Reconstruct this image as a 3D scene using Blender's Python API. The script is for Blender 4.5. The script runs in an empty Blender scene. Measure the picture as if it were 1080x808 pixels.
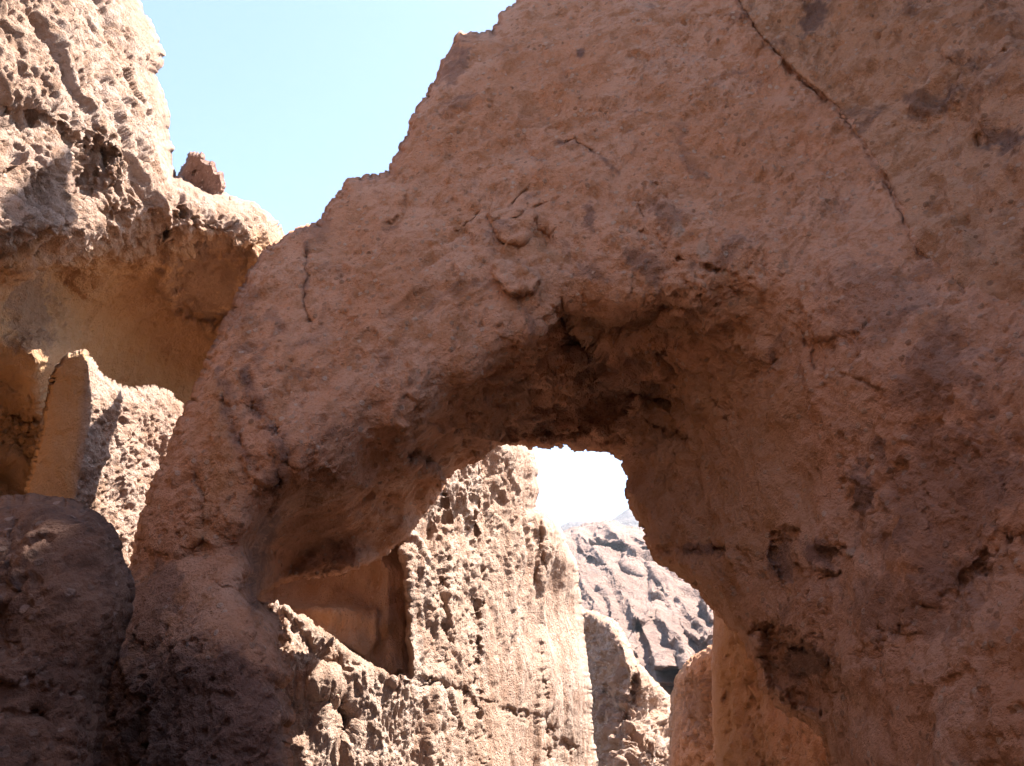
import bpy, math
import numpy as np

# ------------------------------------------------------------------ camera, sky, sun
SC = bpy.context.scene
W0, H0, F0 = 1080.0, 808.0, 935.0
PITCH = math.radians(23.0)
CAM = np.array([0.0, 0.0, 1.6])
cd = bpy.data.cameras.new('camera'); cam = bpy.data.objects.new('camera', cd)
SC.collection.objects.link(cam)
cam.location = CAM; cam.rotation_euler = (math.pi/2 + PITCH, 0, 0)
cd.sensor_width = 36.0; cd.lens = F0/W0*36.0; cd.clip_start = 0.1; cd.clip_end = 6000
SC.camera = cam

SUN_EL, SUN_AZ = math.radians(57), math.radians(74)     # azimuth clockwise from +Y (ahead) towards +X (right)
sdir = np.array([math.sin(SUN_AZ)*math.cos(SUN_EL), math.cos(SUN_AZ)*math.cos(SUN_EL), math.sin(SUN_EL)])
wd = bpy.data.worlds.new('World'); SC.world = wd; wd.use_nodes = True
nt = wd.node_tree; bg = nt.nodes['Background']
sky = nt.nodes.new('ShaderNodeTexSky'); sky.sky_type = 'NISHITA'; sky.sun_disc = False
sky.sun_elevation = SUN_EL; sky.sun_rotation = SUN_AZ; sky.altitude = 200
sky.air_density = 1.0; sky.dust_density = 1.2; sky.ozone_density = 0.85
nt.links.new(sky.outputs[0], bg.inputs[0]); bg.inputs[1].default_value = 0.074
from mathutils import Vector
sl = bpy.data.lights.new('sun', 'SUN'); sl.energy = 5.0; sl.angle = math.radians(0.5); sl.color = (1.0, 0.955, 0.89)
so = bpy.data.objects.new('sun', sl); SC.collection.objects.link(so)
so.rotation_euler = Vector(sdir).to_track_quat('Z', 'Y').to_euler()
SC.view_settings.view_transform = 'Standard'; SC.view_settings.look = 'None'
SC.view_settings.exposure = 2.58; SC.view_settings.gamma = 1.0
SC.cycles.use_denoising = True
SC.cycles.max_bounces = 8; SC.cycles.diffuse_bounces = 6
SC.cycles.sample_clamp_indirect = 8

# ------------------------------------------------------------------ noise
rng = np.random.default_rng(11)
_G = rng.normal(size=(32768, 3)); _G /= np.linalg.norm(_G, axis=1)[:, None]; _G = (_G*1.5).astype(np.float32)
_R = rng.random((32768, 3)).astype(np.float32)
def _h(ix, iy, iz): return ((ix & 31) << 10) | ((iy & 31) << 5) | (iz & 31)
def _h2(ix, iy, iz):
    return ((ix*73856093) ^ (iy*19349663) ^ (iz*83492791)) & 32767
def perlin(P, s=1.0, seed=0):
    P = P*s + np.array([seed*7.31+.37, seed*3.17+.11, seed*5.77+.59])
    I = np.floor(P).astype(np.int64); f = (P-I).astype(np.float32)
    w = f*f*f*(f*(f*6-15)+10)
    out = 0
    for dx in (0, 1):
        wx = w[:, 0] if dx else 1-w[:, 0]
        for dy in (0, 1):
            wy = w[:, 1] if dy else 1-w[:, 1]
            for dz in (0, 1):
                wz = w[:, 2] if dz else 1-w[:, 2]
                g = _G[_h2(I[:, 0]+dx, I[:, 1]+dy, I[:, 2]+dz)]
                out = out + wx*wy*wz*(g[:, 0]*(f[:, 0]-dx)+g[:, 1]*(f[:, 1]-dy)+g[:, 2]*(f[:, 2]-dz))
    return out
ROT = np.array([[0.0, .8, .6], [-.8, .36, -.48], [-.6, -.48, .64]])
HS = None      # local mesh spacing: detail finer than the mesh is left to the bump map
def band(P, s):
    if HS is None or len(HS) != len(P): return None
    return ss((.85-s*HS)/.4)
def fbm(P, s, o=4, g=.5, seed=0, ridge=False):
    out = np.zeros(len(P)); a = 1.0; n = 0
    for k in range(o):
        wt = band(P, s)
        if wt is not None and wt.max() <= 0: n += a*(o-k)*.5; break
        q = perlin(P, s, seed+k*3)
        if ridge: q = 0.5-np.abs(q)*1.6
        if wt is not None: q = (q-.2)*wt+.2 if ridge else q*wt
        out = out+a*q; n += a; a *= g; s *= 2.03; P = P@ROT.T
    return out/n
def worley(P, s, seed=0):
    P = P*s + seed*3.7; I = np.floor(P).astype(np.int64); f = P-I
    F1 = np.full(len(P), 9.0); F2 = np.full(len(P), 9.0)
    for dx in (-1, 0, 1):
        for dy in (-1, 0, 1):
            for dz in (-1, 0, 1):
                r = _R[_h2(I[:, 0]+dx+seed, I[:, 1]+dy, I[:, 2]+dz)]
                d = (f[:, 0]-dx-r[:, 0])**2+(f[:, 1]-dy-r[:, 1])**2+(f[:, 2]-dz-r[:, 2])**2
                F2 = np.minimum(F2, np.maximum(F1, d)); F1 = np.minimum(F1, d)
    return np.sqrt(F1), np.sqrt(F2)
def facets(P, s, seed=0, tilt=.8, warp=.25, k=22.):
    """broken planar faces: every cell is a tilted plane with a step at its edge"""
    wt = band(P, s*1.3)
    P = P+warp/s*np.stack([fbm(P, s*.9, 3, seed=seed+1), fbm(P, s*.9, 3, seed=seed+2), fbm(P, s*.9, 3, seed=seed+3)], 1)
    Q = P*s+seed*3.7; I = np.floor(Q).astype(np.int64); f = Q-I
    B = np.zeros(len(P)); V = np.zeros(len(P))
    for dx in (-1, 0, 1):
        for dy in (-1, 0, 1):
            for dz in (-1, 0, 1):
                h = _h2(I[:, 0]+dx+seed, I[:, 1]+dy, I[:, 2]+dz)
                r = _R[h]; e = f-np.array([dx, dy, dz])-r; w = np.exp(-k*(e*e).sum(1))
                B += w; V += w*((r[:, 1]-.5)+tilt*(e*_G[h]).sum(1))
    V = V/(B+1e-9)
    return V if wt is None else V*wt
def ss(x): x = np.clip(x, 0, 1); return x*x*(3-2*x)

# ------------------------------------------------------------------ plane geometry
def dseg(U, V, pts, closed=False):
    pts = [tuple(p[:2]) for p in pts]
    seg = list(zip(pts, pts[1:]+pts[:1])) if closed else list(zip(pts[:-1], pts[1:]))
    D = np.full(U.shape, 1e9)
    for (ax, ay), (bx, by) in seg:
        ex, ey = bx-ax, by-ay; L = ex*ex+ey*ey+1e-9
        t = np.clip(((U-ax)*ex+(V-ay)*ey)/L, 0, 1)
        D = np.minimum(D, (U-ax-t*ex)**2+(V-ay-t*ey)**2)
    return np.sqrt(D)
def inside(U, V, poly):
    c = np.zeros(U.shape, bool)
    for (ax, ay), (bx, by) in zip(poly, poly[1:]+poly[:1]):
        if ay == by: continue
        m = ((ay > V) != (by > V)) & (U < (bx-ax)*(V-ay)/(by-ay)+ax)
        c ^= m
    return c
def sdf(U, V, poly):
    d = dseg(U, V, poly, True); return np.where(inside(U, V, poly), d, -d)
def axis(lo, hi, step, a, b, g=1.10):
    """even spacing between a and b, growing spacing outside"""
    a = max(a, lo); b = min(b, hi)
    x = list(np.arange(a, b+step*.5, step))
    q = x[-1]; s = step
    while q < hi: s *= g; q += s; x.append(q)
    q = x[0]; s = step
    while q > lo: s *= g; q -= s; x.insert(0, q)
    return np.array(x)
def mq(ctrl, c=14.0):
    """smooth scattered interpolation of log distance over the control points"""
    A = np.array(ctrl, float); X = A[:, :2]; y = np.log(A[:, 2])
    d = np.sqrt(((X[:, None]-X[None])**2).sum(2)+c*c)
    n = len(A); M = np.zeros((n+1, n+1)); M[:n, :n] = -d; M[:n, n] = 1; M[n, :n] = 1
    M[:n, :n] += np.eye(n)*2.0
    w = np.linalg.solve(M, np.append(y, 0))
    def f(U, V):
        out = np.full(U.shape, w[n])
        for (px, py), wi in zip(X, w[:n]): out -= wi*np.sqrt((U-px)**2+(V-py)**2+c*c)
        return np.exp(out)
    return f
def ray(U, V):
    kx = (U-W0/2)/F0; ky = (H0/2-V)/F0
    return kx, math.cos(PITCH)-ky*math.sin(PITCH), math.sin(PITCH)+ky*math.cos(PITCH)
def to_world(U, V, Y):
    x, y, z = ray(U, V); s = Y/y
    return np.stack([CAM[0]+x*s, CAM[1]+Y, CAM[2]+z*s], -1)

# ------------------------------------------------------------------ mesh
def vnormals(P, Q):
    n = np.cross(P[Q[:, 2]]-P[Q[:, 0]], P[Q[:, 3]]-P[Q[:, 1]])
    N = np.zeros_like(P)
    for k in range(4):
        for a in range(3): N[:, a] += np.bincount(Q[:, k], n[:, a], len(P))
    return N/(np.linalg.norm(N, axis=1)[:, None]+1e-12)
def link_mesh(name, P, Q, mat, attrs=None, origin=None, shade_smooth=True):
    o0 = np.array(origin if origin is not None else [P[:, 0].mean(), P[:, 1].mean(), P[:, 2].min()])
    me = bpy.data.meshes.new(name)
    me.vertices.add(len(P)); me.vertices.foreach_set('co', (P-o0).astype(np.float32).ravel())
    me.loops.add(Q.size); me.loops.foreach_set('vertex_index', Q.astype(np.int32).ravel())
    me.polygons.add(len(Q)); me.polygons.foreach_set('loop_start', np.arange(0, Q.size, 4, dtype=np.int32))
    me.polygons.foreach_set('use_smooth', np.full(len(Q), shade_smooth))
    me.update(calc_edges=True)
    for k, v in (attrs or {}).items():
        a = me.attributes.new(k, 'FLOAT', 'POINT'); a.data.foreach_set('value', v.astype(np.float32))
    me.materials.append(mat)
    o = bpy.data.objects.new(name, me); o.location = o0
    SC.collection.objects.link(o)
    return o
def tag(o, label, cat=None, kind=None, group=None):
    o['label'] = label
    if cat: o['category'] = cat
    if kind: o['kind'] = kind
    if group: o['group'] = group
    return o

def mass(name, poly, Yf, mat, disp, step=1.6, thick=2.0, round_w=25, round_R=.5, rag=(5, 2), ragscale=(34, 9),
         feats=(), stain_shades=(), ochre_bounce=None, layers=8, frame=(-12, 1092, -12, 820), seed=0, posf=to_world, growth=1.10, flip=False):
    """a solid rock mass: outline + front relief given as real distances, rounded rim, side wall and back"""
    pu = [p[0] for p in poly]; pv = [p[1] for p in poly]
    ua = axis(min(pu)-2*step, max(pu)+2*step, step, frame[0], frame[1], growth)
    va = axis(min(pv)-2*step, max(pv)+2*step, step, frame[2], frame[3], growth)
    U, V = np.meshgrid(ua, va, indexing='ij')
    S = sdf(U, V, poly)
    near = np.abs(S) < 60
    q = np.stack([U[near], V[near], np.full(near.sum(), seed*31.7)], 1)
    for amp, sc_ in zip(rag, ragscale): S[near] += amp*1.8*fbm(q, 1/sc_, 4, .6, seed=seed)
    cell = (S[:-1, :-1] > 0) | (S[1:, :-1] > 0) | (S[:-1, 1:] > 0) | (S[1:, 1:] > 0)
    gu = np.gradient(S, ua, axis=0); gv = np.gradient(S, va, axis=1); g2 = gu*gu+gv*gv+1e-6
    du = np.gradient(ua)[:, None]+0*S; dv = np.gradient(va)[None, :]+0*S
    out = S < 0
    mu = np.where(out, -S*gu/g2, 0); mv = np.where(out, -S*gv/g2, 0)
    mu = np.clip(mu, -1.3*du, 1.3*du); mv = np.clip(mv, -1.3*dv, 1.3*dv)
    U = U+mu; V = V+mv; Sd = np.maximum(S, 0)
    ci, cj = np.nonzero(cell); nv = len(va)
    used = np.zeros(U.shape, bool)
    for a, b in ((0, 0), (1, 0), (0, 1), (1, 1)): used[ci+a, cj+b] = True
    idx = -np.ones(U.shape, int); idx[used] = np.arange(used.sum())
    u = U[used]; v = V[used]; sd = Sd[used]; n = len(u)
    Y0 = Yf(u, v); Y = Y0.copy()
    for ft in feats: Y = Y+ft(u, v)
    t = np.clip(1-sd/round_w, 0, 1); Y = Y+round_R*(1-np.sqrt(np.maximum(1-t*t, 0)))
    th = thick(u, v) if callable(thick) else thick
    Yb = np.maximum(Y0+th, Y+.3*np.max(th))-round_R*.4*(1-np.sqrt(np.maximum(1-t*t, 0)))
    Q = np.stack([idx[ci, cj], idx[ci+1, cj], idx[ci+1, cj+1], idx[ci, cj+1]], 1)
    if flip: Q = Q[:, ::-1]
    # boundary edges
    e = np.concatenate([Q[:, [k, (k+1) % 4]] for k in range(4)])
    key = np.sort(e, 1); key = key[:, 0]*(n+1)+key[:, 1]
    _, inv, cnt = np.unique(key, return_inverse=True, return_counts=True)
    be = e[cnt[inv] == 1]
    bv = np.unique(be); bm = -np.ones(n, int); bm[bv] = np.arange(len(bv))
    PF = posf(u, v, Y)
    parts = [PF]; quads = [Q]; base = n; prev = bv.copy(); ppos = None
    ub, vb, yf, yb = u[bv], v[bv], Y[bv], Yb[bv]
    ring_ids = [bv]
    for k in range(1, layers):
        f = k/layers
        parts.append(posf(ub, vb, yf+(yb-yf)*f)); ring_ids.append(base+np.arange(len(bv))); base += len(bv)
    parts.append(posf(u, v, Yb)); ring_ids.append(base+bv); quads.append((Q+base)[:, ::-1]); nb = base
    for a, b in zip(ring_ids[:-1], ring_ids[1:]):
        e0, e1 = bm[be[:, 0]], bm[be[:, 1]]
        quads.append(np.stack([a[e1], a[e0], b[e0], b[e1]], 1))
    P = np.concatenate(parts); Q = np.concatenate(quads)
    N = vnormals(P, Q)
    # outward = towards the viewer on the front
    uu = np.concatenate([u]+[ub]*(layers-1)+[u]); vv = np.concatenate([v]+[vb]*(layers-1)+[v])
    sgn = np.sign(np.median((N[:n]*(CAM-P[:n])).sum(1))) if posf is to_world else 1.0
    if sgn < 0: N = -N; Q = Q[:, ::-1]
    A = {}
    fr = slice(0, nb)
    global HS
    # smooth the normals, measure the spacing
    E = np.concatenate([Q[:, [0, 1]], Q[:, [1, 2]], Q[:, [2, 3]], Q[:, [3, 0]]])
    L = np.linalg.norm(P[E[:, 0]]-P[E[:, 1]], axis=1)
    cnt_ = np.bincount(E[:, 0], None, len(P))+1e-9
    HS = np.sqrt(np.bincount(E[:, 0], L*L, len(P))/cnt_)
    for _ in range(6):
        N = N+np.stack([np.bincount(E[:, 0], N[E[:, 1], a], len(P))+np.bincount(E[:, 1], N[E[:, 0], a], len(P)) for a in range(3)], 1)
        N /= np.linalg.norm(N, axis=1)[:, None]+1e-12
    HS = HS[fr]
    d = np.zeros(len(P)); dd = disp(P[fr], N[fr], uu[fr], vv[fr], A)
    HS = None
    rim = np.concatenate([sd, np.zeros(nb-n)]); rim = .3+.7*ss(rim/26) if posf is to_world else 1.0
    d[fr] = dd*rim
    d[nb:] = .25*fbm(P[nb:], .5, 2, seed=9)
    d[nb+bv] = d[bv]*0+.1
    # fade the displacement direction at the rim so that outlines stay put
    P = P+N*d[:, None]
    attrs = {}
    for k, val in A.items():
        z = np.zeros(len(P)); z[fr] = val; attrs[k] = z
    st = np.zeros(len(P)); li = np.zeros(len(P))
    for s in stain_shades:
        val = s(uu[fr], vv[fr], P[fr])
        if val.min() < 0: li[fr] = np.maximum(li[fr], -val)
        else: st[fr] = np.maximum(st[fr], val)
    attrs['stain_shade'] = st; attrs['pale'] = li
    if ochre_bounce: z = np.zeros(len(P)); z[fr] = np.clip(ochre_bounce(uu[fr], vv[fr], P[fr]), 0, 1); attrs['ochre_bounce'] = z
    return link_mesh(name, P, Q, mat, attrs)

# feature makers ------------------------------------------------------------------
def crack(pts, dY=.2, w=2.2, wob=2.5, sd=1):
    wob = wob*1.5
    lo = np.min(np.array(pts), 0)-40; hi = np.max(np.array(pts), 0)+40
    def f(u, v):
        out = np.zeros(u.shape); m = (u > lo[0]) & (u < hi[0]) & (v > lo[1]) & (v < hi[1])
        q = np.stack([u[m], v[m], np.full(m.sum(), sd*9.1)], 1)
        wu = u[m]+wob*2*fbm(q, 1/12., 4, .65, seed=sd); wv = v[m]+wob*2*fbm(q, 1/12., 4, .65, seed=sd+5)
        D = dseg(wu, wv, pts)
        out[m] = dY*np.exp(-(D/w)**2)*np.clip(.55+2.2*fbm(q, 1/18., 3, seed=sd+9), .0, 1.4)*(.8+.5*fbm(q, 1/4., 2, seed=sd+2))
        return out
    return f
def region(poly, dY, soft=6., wob=5, sd=1, inner=None):
    lo = np.min(np.array(poly), 0)-60; hi = np.max(np.array(poly), 0)+60
    def f(u, v):
        out = np.zeros(u.shape); m = (u > lo[0]) & (u < hi[0]) & (v > lo[1]) & (v < hi[1])
        q = np.stack([u[m], v[m], np.full(m.sum(), sd*9.1)], 1)
        s = sdf(u[m], v[m], poly)+wob*2.6*fbm(q, 1/20., 4, .6, seed=sd)
        k = .95+.3*fbm(q, 1/40., 2, seed=sd+7)
        out[m] = dY*ss(s/(soft*1.5)+.5)*k
        return out
    return f
def bump(cu, cv, ru, rv, dY, ang=0.0):
    c, s = math.cos(math.radians(ang)), math.sin(math.radians(ang))
    def f(u, v):
        a = (u-cu)*c+(v-cv)*s; b = -(u-cu)*s+(v-cv)*c
        return dY*np.exp(-(a/ru)**2-(b/rv)**2)
    return f
def streak(pts, w=9, amt=.8, sd=3, wob=7):
    lo = np.min(np.array(pts), 0)-4*w-20; hi = np.max(np.array(pts), 0)+4*w+20
    def f(u, v, P):
        out = np.zeros(u.shape); m = (u > lo[0]) & (u < hi[0]) & (v > lo[1]) & (v < hi[1])
        q = np.stack([u[m], v[m], np.full(m.sum(), sd*5.3)], 1)
        D = dseg(u[m]+wob*2*fbm(q, 1/25., 3, seed=sd), v[m]+wob*2*fbm(q, 1/25., 3, seed=sd+4), pts)
        out[m] = amt*ss(1.2-D/w)*np.clip(.75+1.6*fbm(P[m], 5, 3, seed=sd), 0, 1)
        return out
    return f
def patch(cu, cv, ru, rv, amt, ang=0.0, sd=2, wob=.7):
    b = bump(cu, cv, ru, rv, 1.0, ang)
    def f(u, v, P):
        out = b(u, v); m = out > .02
        z = np.zeros(u.shape); z[m] = ss((out[m]-.35+wob*1.5*fbm(P[m], 3.5, 6, .68, seed=sd))*2.6)*amt
        return z
    return f

# displacement recipes ----------------------------------------------------------------
def strata(P, dipx=.25, dipy=.1, s=1.6, seed=0):
    h = P[:, 2]+dipx*P[:, 0]+dipy*P[:, 1]+.35*fbm(P, .5, 3, seed=seed)
    q = np.stack([P[:, 0]*.12, P[:, 1]*.12, h*s], 1)
    return fbm(q, 1.0, 4, .6, seed=seed+2)
def clasts(P, s, seed, thr=.32, amp=1.0):
    """stones sticking out of the matrix"""
    a, b = worley(P+.03*np.stack([fbm(P, 8, 2, seed=1), fbm(P, 8, 2, seed=2), fbm(P, 8, 2, seed=3)], 1), s, seed)
    wt = band(P, s*1.3)
    return amp*np.sqrt(np.clip(1-(a/thr)**2, 0, 1))*(1 if wt is None else wt)
def along(P, e, k):
    """stretch the noise space along the direction e by the factor 1/k"""
    e = np.array(e, float); e /= np.linalg.norm(e)
    return P-(P@e)[:, None]*e*(1-k)
def d_smooth(amp=1.0, e=(.55, .2, .8)):
    """fairly smooth conglomerate face: broad swells, spalled scoops with edges, faint grain, few stones, fine grit"""
    def f(P, N, u, v, A):
        w = .25*np.stack([fbm(P, .8, 3, seed=21), fbm(P, .8, 3, seed=22), fbm(P, .8, 3, seed=23)], 1)
        Pw = P+w
        d = .17*fbm(Pw, .45, 3, seed=1)
        d = d+.11*fbm(Pw, 1.3, 4, .5, seed=5)
        m2 = ss((fbm(P, .55, 3, seed=77)+.08)*4)
        # spalled slabs: plateaus with low steps between them
        q = fbm(along(Pw, e, .55), 1.2, 4, .55, seed=7)
        d = d+.045*ss((q-.02)*9)+.03*ss((q+.17)*9)
        d = d+(.03+.12*m2)*facets(along(Pw, e, .6), 1.1, 3, .5, k=90)+(.01+.055*m2)*facets(along(Pw, e, .7), 3.6, 5, .7, k=70)+.012*m2*facets(P, 9, 8, .8, k=50)
        m = ss((fbm(P, .8, 3, seed=31)-.02)*4)
        g = along(P+.4*w, e, .3)
        d = d+.045*(fbm(g, 3.2, 4, .6, seed=61, ridge=True)-.2)
        rough = fbm(along(P, e, .6), 6.5, 4, .65, seed=12)
        d = d+(.012+.042*m)*rough
        pit = fbm(P, 6, 3, .5, seed=40); d = d-.05*ss((pit-.2)*6)*(.15+m)
        d = d+.016*clasts(P, 5.5, 3)+.010*clasts(P, 12, 5)*(.4+m)
        return d*amp
    return f
def d_craggy(amp=1.0, vert=.55, pitty=1.0, e=None):
    """crumbly weathered face with flutes, knobs and pits"""
    def f(P, N, u, v, A):
        w = .4*np.stack([fbm(P, .6, 3, seed=21), fbm(P, .6, 3, seed=22), fbm(P, .6, 3, seed=23)], 1)
        Pw = (P+w)*np.array([1, 1, vert]) if e is None else along(P+w, e, vert)
        d = .35*fbm(Pw, .4, 4, .5, seed=1)+.24*facets(Pw, .75, 4, .7, k=40)+.12*facets(Pw, 2.2, 6, .8, k=45)+.05*facets(P, 5.5, 8, .8, k=45)
        d = d+.14*(fbm(Pw, 1.2, 4, .55, seed=3, ridge=True)-.2)
        m = ss((fbm(P, .5, 2, seed=31)+.05)*3)
        d = d+.11*(.4+m)*fbm(Pw, 3.0, 4, .62, seed=5)
        k = fbm(Pw, 4.2, 4, .6, seed=8)
        d = d-.17*pitty*ss((k-.05)*5)*(.35+.65*m)
        k = fbm(Pw, 11.0, 3, .6, seed=18)
        d = d-.045*pitty*ss((k-.06)*5)
        d = d+.025*clasts(Pw, 8, 5, .42)
        return d*amp
    return f

# ------------------------------------------------------------------ materials
def rock(name, mid, light, dark, stain_shade=(.10, .065, .07), pale=(.5, .38, .31), scale=1.0, bump=1.0, ochre_bounce=(.38, .19, .085), speck=.75, rough=.92, streaky=(1, 1, 1)):
    m = bpy.data.materials.new(name); m.use_nodes = True; N = m.node_tree.nodes; L = m.node_tree.links
    b = N['Principled BSDF']; b.inputs['Roughness'].default_value = rough
    b.inputs['Specular IOR Level'].default_value = .18
    tc = N.new('ShaderNodeTexCoord'); mp = N.new('ShaderNodeMapping'); L.new(tc.outputs['Object'], mp.inputs[0])
    mp.inputs['Scale'].default_value = streaky
    def noise(s, det=6, r=.6, dist=0.0, src=mp):
        n = N.new('ShaderNodeTexNoise'); n.inputs['Scale'].default_value = s*scale; n.inputs['Detail'].default_value = det
        n.inputs['Roughness'].default_value = r; n.inputs['Distortion'].default_value = dist
        L.new(src.outputs[0], n.inputs['Vector']); return n
    def rampf(src, a, c):
        r = N.new('ShaderNodeMapRange'); r.inputs['From Min'].default_value = a; r.inputs['From Max'].default_value = c
        r.interpolation_type = 'SMOOTHSTEP'; L.new(src, r.inputs['Value']); return r.outputs[0]
    def mix(fac, a, c, mode='MIX', f=None):
        x = N.new('ShaderNodeMix'); x.data_type = 'RGBA'; x.blend_type = mode
        if fac is None: x.inputs['Factor'].default_value = f
        else: L.new(fac, x.inputs['Factor'])
        for s, q in ((6, a), (7, c)):
            if isinstance(q, tuple): x.inputs[s].default_value = (*q, 1)
            else: L.new(q, x.inputs[s])
        return x.outputs[2]
    def math_(op, a, c):
        x = N.new('ShaderNodeMath'); x.operation = op
        for s, q in ((0, a), (1, c)):
            if isinstance(q, (int, float)): x.inputs[s].default_value = q
            else: L.new(q, x.inputs[s])
        return x.outputs[0]
    n1 = noise(.55, 5, .6, .4); n2 = noise(2.3, 8, .68, .3); n3 = noise(14, 6, .7); n4 = noise(1.1, 6, .62, .8)
    c = mix(rampf(n1.outputs[0], .41, .59), mid, light)
    c = mix(rampf(n2.outputs[0], .47, .61), c, dark)
    c = mix(math_('MULTIPLY', rampf(n4.outputs[0], .56, .72), .7), c, stain_shade)
    # grit: fine tonal grain
    c = mix(math_('MULTIPLY', rampf(n3.outputs[0], .52, .70), .6), c, dark)
    c = mix(math_('MULTIPLY', rampf(n3.outputs[0], .48, .30), .35), c, light)
    n5 = noise(38, 4, .75)
    c = mix(math_('MULTIPLY', rampf(n5.outputs[0], .56, .70), .55), c, dark)
    c = mix(math_('MULTIPLY', rampf(n5.outputs[0], .42, .30), .45), c, light)
    # stones of the conglomerate, each with a tone of its own
    vo = N.new('ShaderNodeTexVoronoi'); vo.inputs['Scale'].default_value = 9*scale
    L.new(tc.outputs['Object'], vo.inputs['Vector'])
    sep = N.new('ShaderNodeSeparateColor'); L.new(vo.outputs['Color'], sep.inputs[0])
    inner = rampf(vo.outputs['Distance'], .42, .30); pick = rampf(sep.outputs[0], .72, .76)
    tone = mix(sep.outputs[1], tuple(x*.55 for x in dark), tuple(min(1, x*1.25) for x in pale))
    c = mix(math_('MULTIPLY', math_('MULTIPLY', inner, pick), speck), c, tone)
    af = N.new('ShaderNodeAttribute'); af.attribute_name = 'ochre_bounce'  # warm bounced light painted into the colour, plus ochre zones of the bridge
    c = mix(math_('MULTIPLY', af.outputs['Fac'], math_('ADD', .55, math_('MULTIPLY', n2.outputs[0], .6))), c, ochre_bounce)
    at = N.new('ShaderNodeAttribute'); at.attribute_name = 'stain_shade'
    c = mix(at.outputs['Fac'], c, stain_shade)
    ap = N.new('ShaderNodeAttribute'); ap.attribute_name = 'pale'
    c = mix(ap.outputs['Fac'], c, pale)
    L.new(c, b.inputs['Base Color'])
    # relief below the size of the mesh
    nb1 = noise(9, 7, .68); nb2 = noise(30, 6, .7)
    def nbv(sc):
        n = N.new('ShaderNodeTexNoise'); n.inputs['Scale'].default_value = sc*scale; L.new(tc.outputs['Object'], n.inputs['Vector'])
        x = N.new('ShaderNodeMix'); x.data_type = 'VECTOR'; x.inputs['Factor'].default_value = .06/scale if scale > .5 else .3
        L.new(tc.outputs['Object'], x.inputs[4]); L.new(n.outputs['Color'], x.inputs[5]); return x.outputs[1]
    vb = N.new('ShaderNodeTexVoronoi'); vb.inputs['Scale'].default_value = 17*scale; L.new(tc.outputs['Object'], vb.inputs['Vector'])
    h = math_('ADD', math_('MULTIPLY', nb1.outputs[0], .09), math_('MULTIPLY', nb2.outputs[0], .030))
    h = math_('ADD', h, math_('MULTIPLY', rampf(vb.outputs['Distance'], .5, .1), .012))
    nb3 = noise(75, 4, .7); h = math_('ADD', h, math_('MULTIPLY', nb3.outputs[0], .014))
    pv_ = N.new('ShaderNodeTexVoronoi'); pv_.inputs['Scale'].default_value = 26*scale; L.new(nbv(9), pv_.inputs['Vector'])
    pit = rampf(pv_.outputs['Distance'], .34, .12); pk = rampf(nb1.outputs[0], .50, .60)
    h = math_('SUBTRACT', h, math_('MULTIPLY', math_('MULTIPLY', pit, pk), .022))
    h = math_('ADD', h, math_('MULTIPLY', math_('MULTIPLY', inner, pick), .012))
    bp = N.new('ShaderNodeBump'); bp.inputs['Strength'].default_value = .9; bp.inputs['Distance'].default_value = 2.1*bump/scale
    L.new(h, bp.inputs['Height']); L.new(bp.outputs[0], b.inputs['Normal'])
    return m

M_bridge = rock('bridge_rock', (.52, .256, .150), (.56, .31, .205), (.41, .188, .096), stain_shade=(.17, .092, .072), pale=(.42, .30, .23))
M_cliff = rock('cliff_rock', (.36, .23, .165), (.40, .28, .22), (.28, .165, .108), stain_shade=(.22, .135, .10), pale=(.46, .34, .27), ochre_bounce=(.52, .29, .14))  # its strong orange is the bounce glow painted into the alcove
M_wall = rock('inner_wall_rock', (.37, .245, .18), (.42, .30, .235), (.29, .175, .12), stain_shade=(.21, .13, .09), pale=(.46, .34, .27), streaky=(1, 1, .35))
M_dark = rock('boulder_rock', (.18, .092, .062), (.22, .12, .082), (.125, .064, .045), stain_shade=(.08, .052, .048), pale=(.32, .22, .18))
M_spire = rock('spire_rock', (.27, .155, .115), (.32, .19, .145), (.20, .11, .08))
M_right = rock('right_wall_rock', (.45, .232, .13), (.49, .28, .178), (.34, .165, .085), stain_shade=(.12, .07, .058), pale=(.40, .28, .21))
M_hill = rock('hill_rock', (.215, .138, .108), (.26, .172, .138), (.165, .105, .085), stain_shade=(.11, .085, .08), scale=.05, bump=.6, speck=0)
M_far = rock('mountain_rock', (.11, .095, .09), (.15, .125, .115), (.08, .07, .07), scale=.02, bump=.6, speck=0)
M_floor = rock('gravel', (.20, .138, .10), (.25, .18, .135), (.14, .10, .075), scale=1.5, speck=1)

# ------------------------------------------------------------------ the setting: canyon floor and walls
fx = axis(-60, 60, .35, -8, 8, 1.07); fy = axis(-60, 3000, .35, -4, 60, 1.07)
X, Yg = np.meshgrid(fx, fy, indexing='ij')
P = np.stack([X.ravel(), Yg.ravel(), np.zeros(X.size)], 1)
sx = np.sign(P[:, 0]); far = np.clip((P[:, 1]-60)/400, 0, 8)
P[:, 0] *= 1+far*4
P[:, 2] = -.15+.12*fbm(P, .5, 4, seed=3)+.05*clasts(P, 1.5, 2, .4)+.03*clasts(P, 4, 4, .4)+.02*fbm(P, 6, 2)
ni, nj = X.shape; I = np.arange(ni*nj).reshape(ni, nj)
Q = np.stack([I[:-1, :-1].ravel(), I[1:, :-1].ravel(), I[1:, 1:].ravel(), I[:-1, 1:].ravel()], 1)
o = link_mesh('ground', P, Q, M_floor, {'stain_shade': np.zeros(len(P)), 'pale': np.zeros(len(P))}, origin=(0, 0, 0))
tag(o, 'gravel floor of the narrow canyon', kind='structure')

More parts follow.
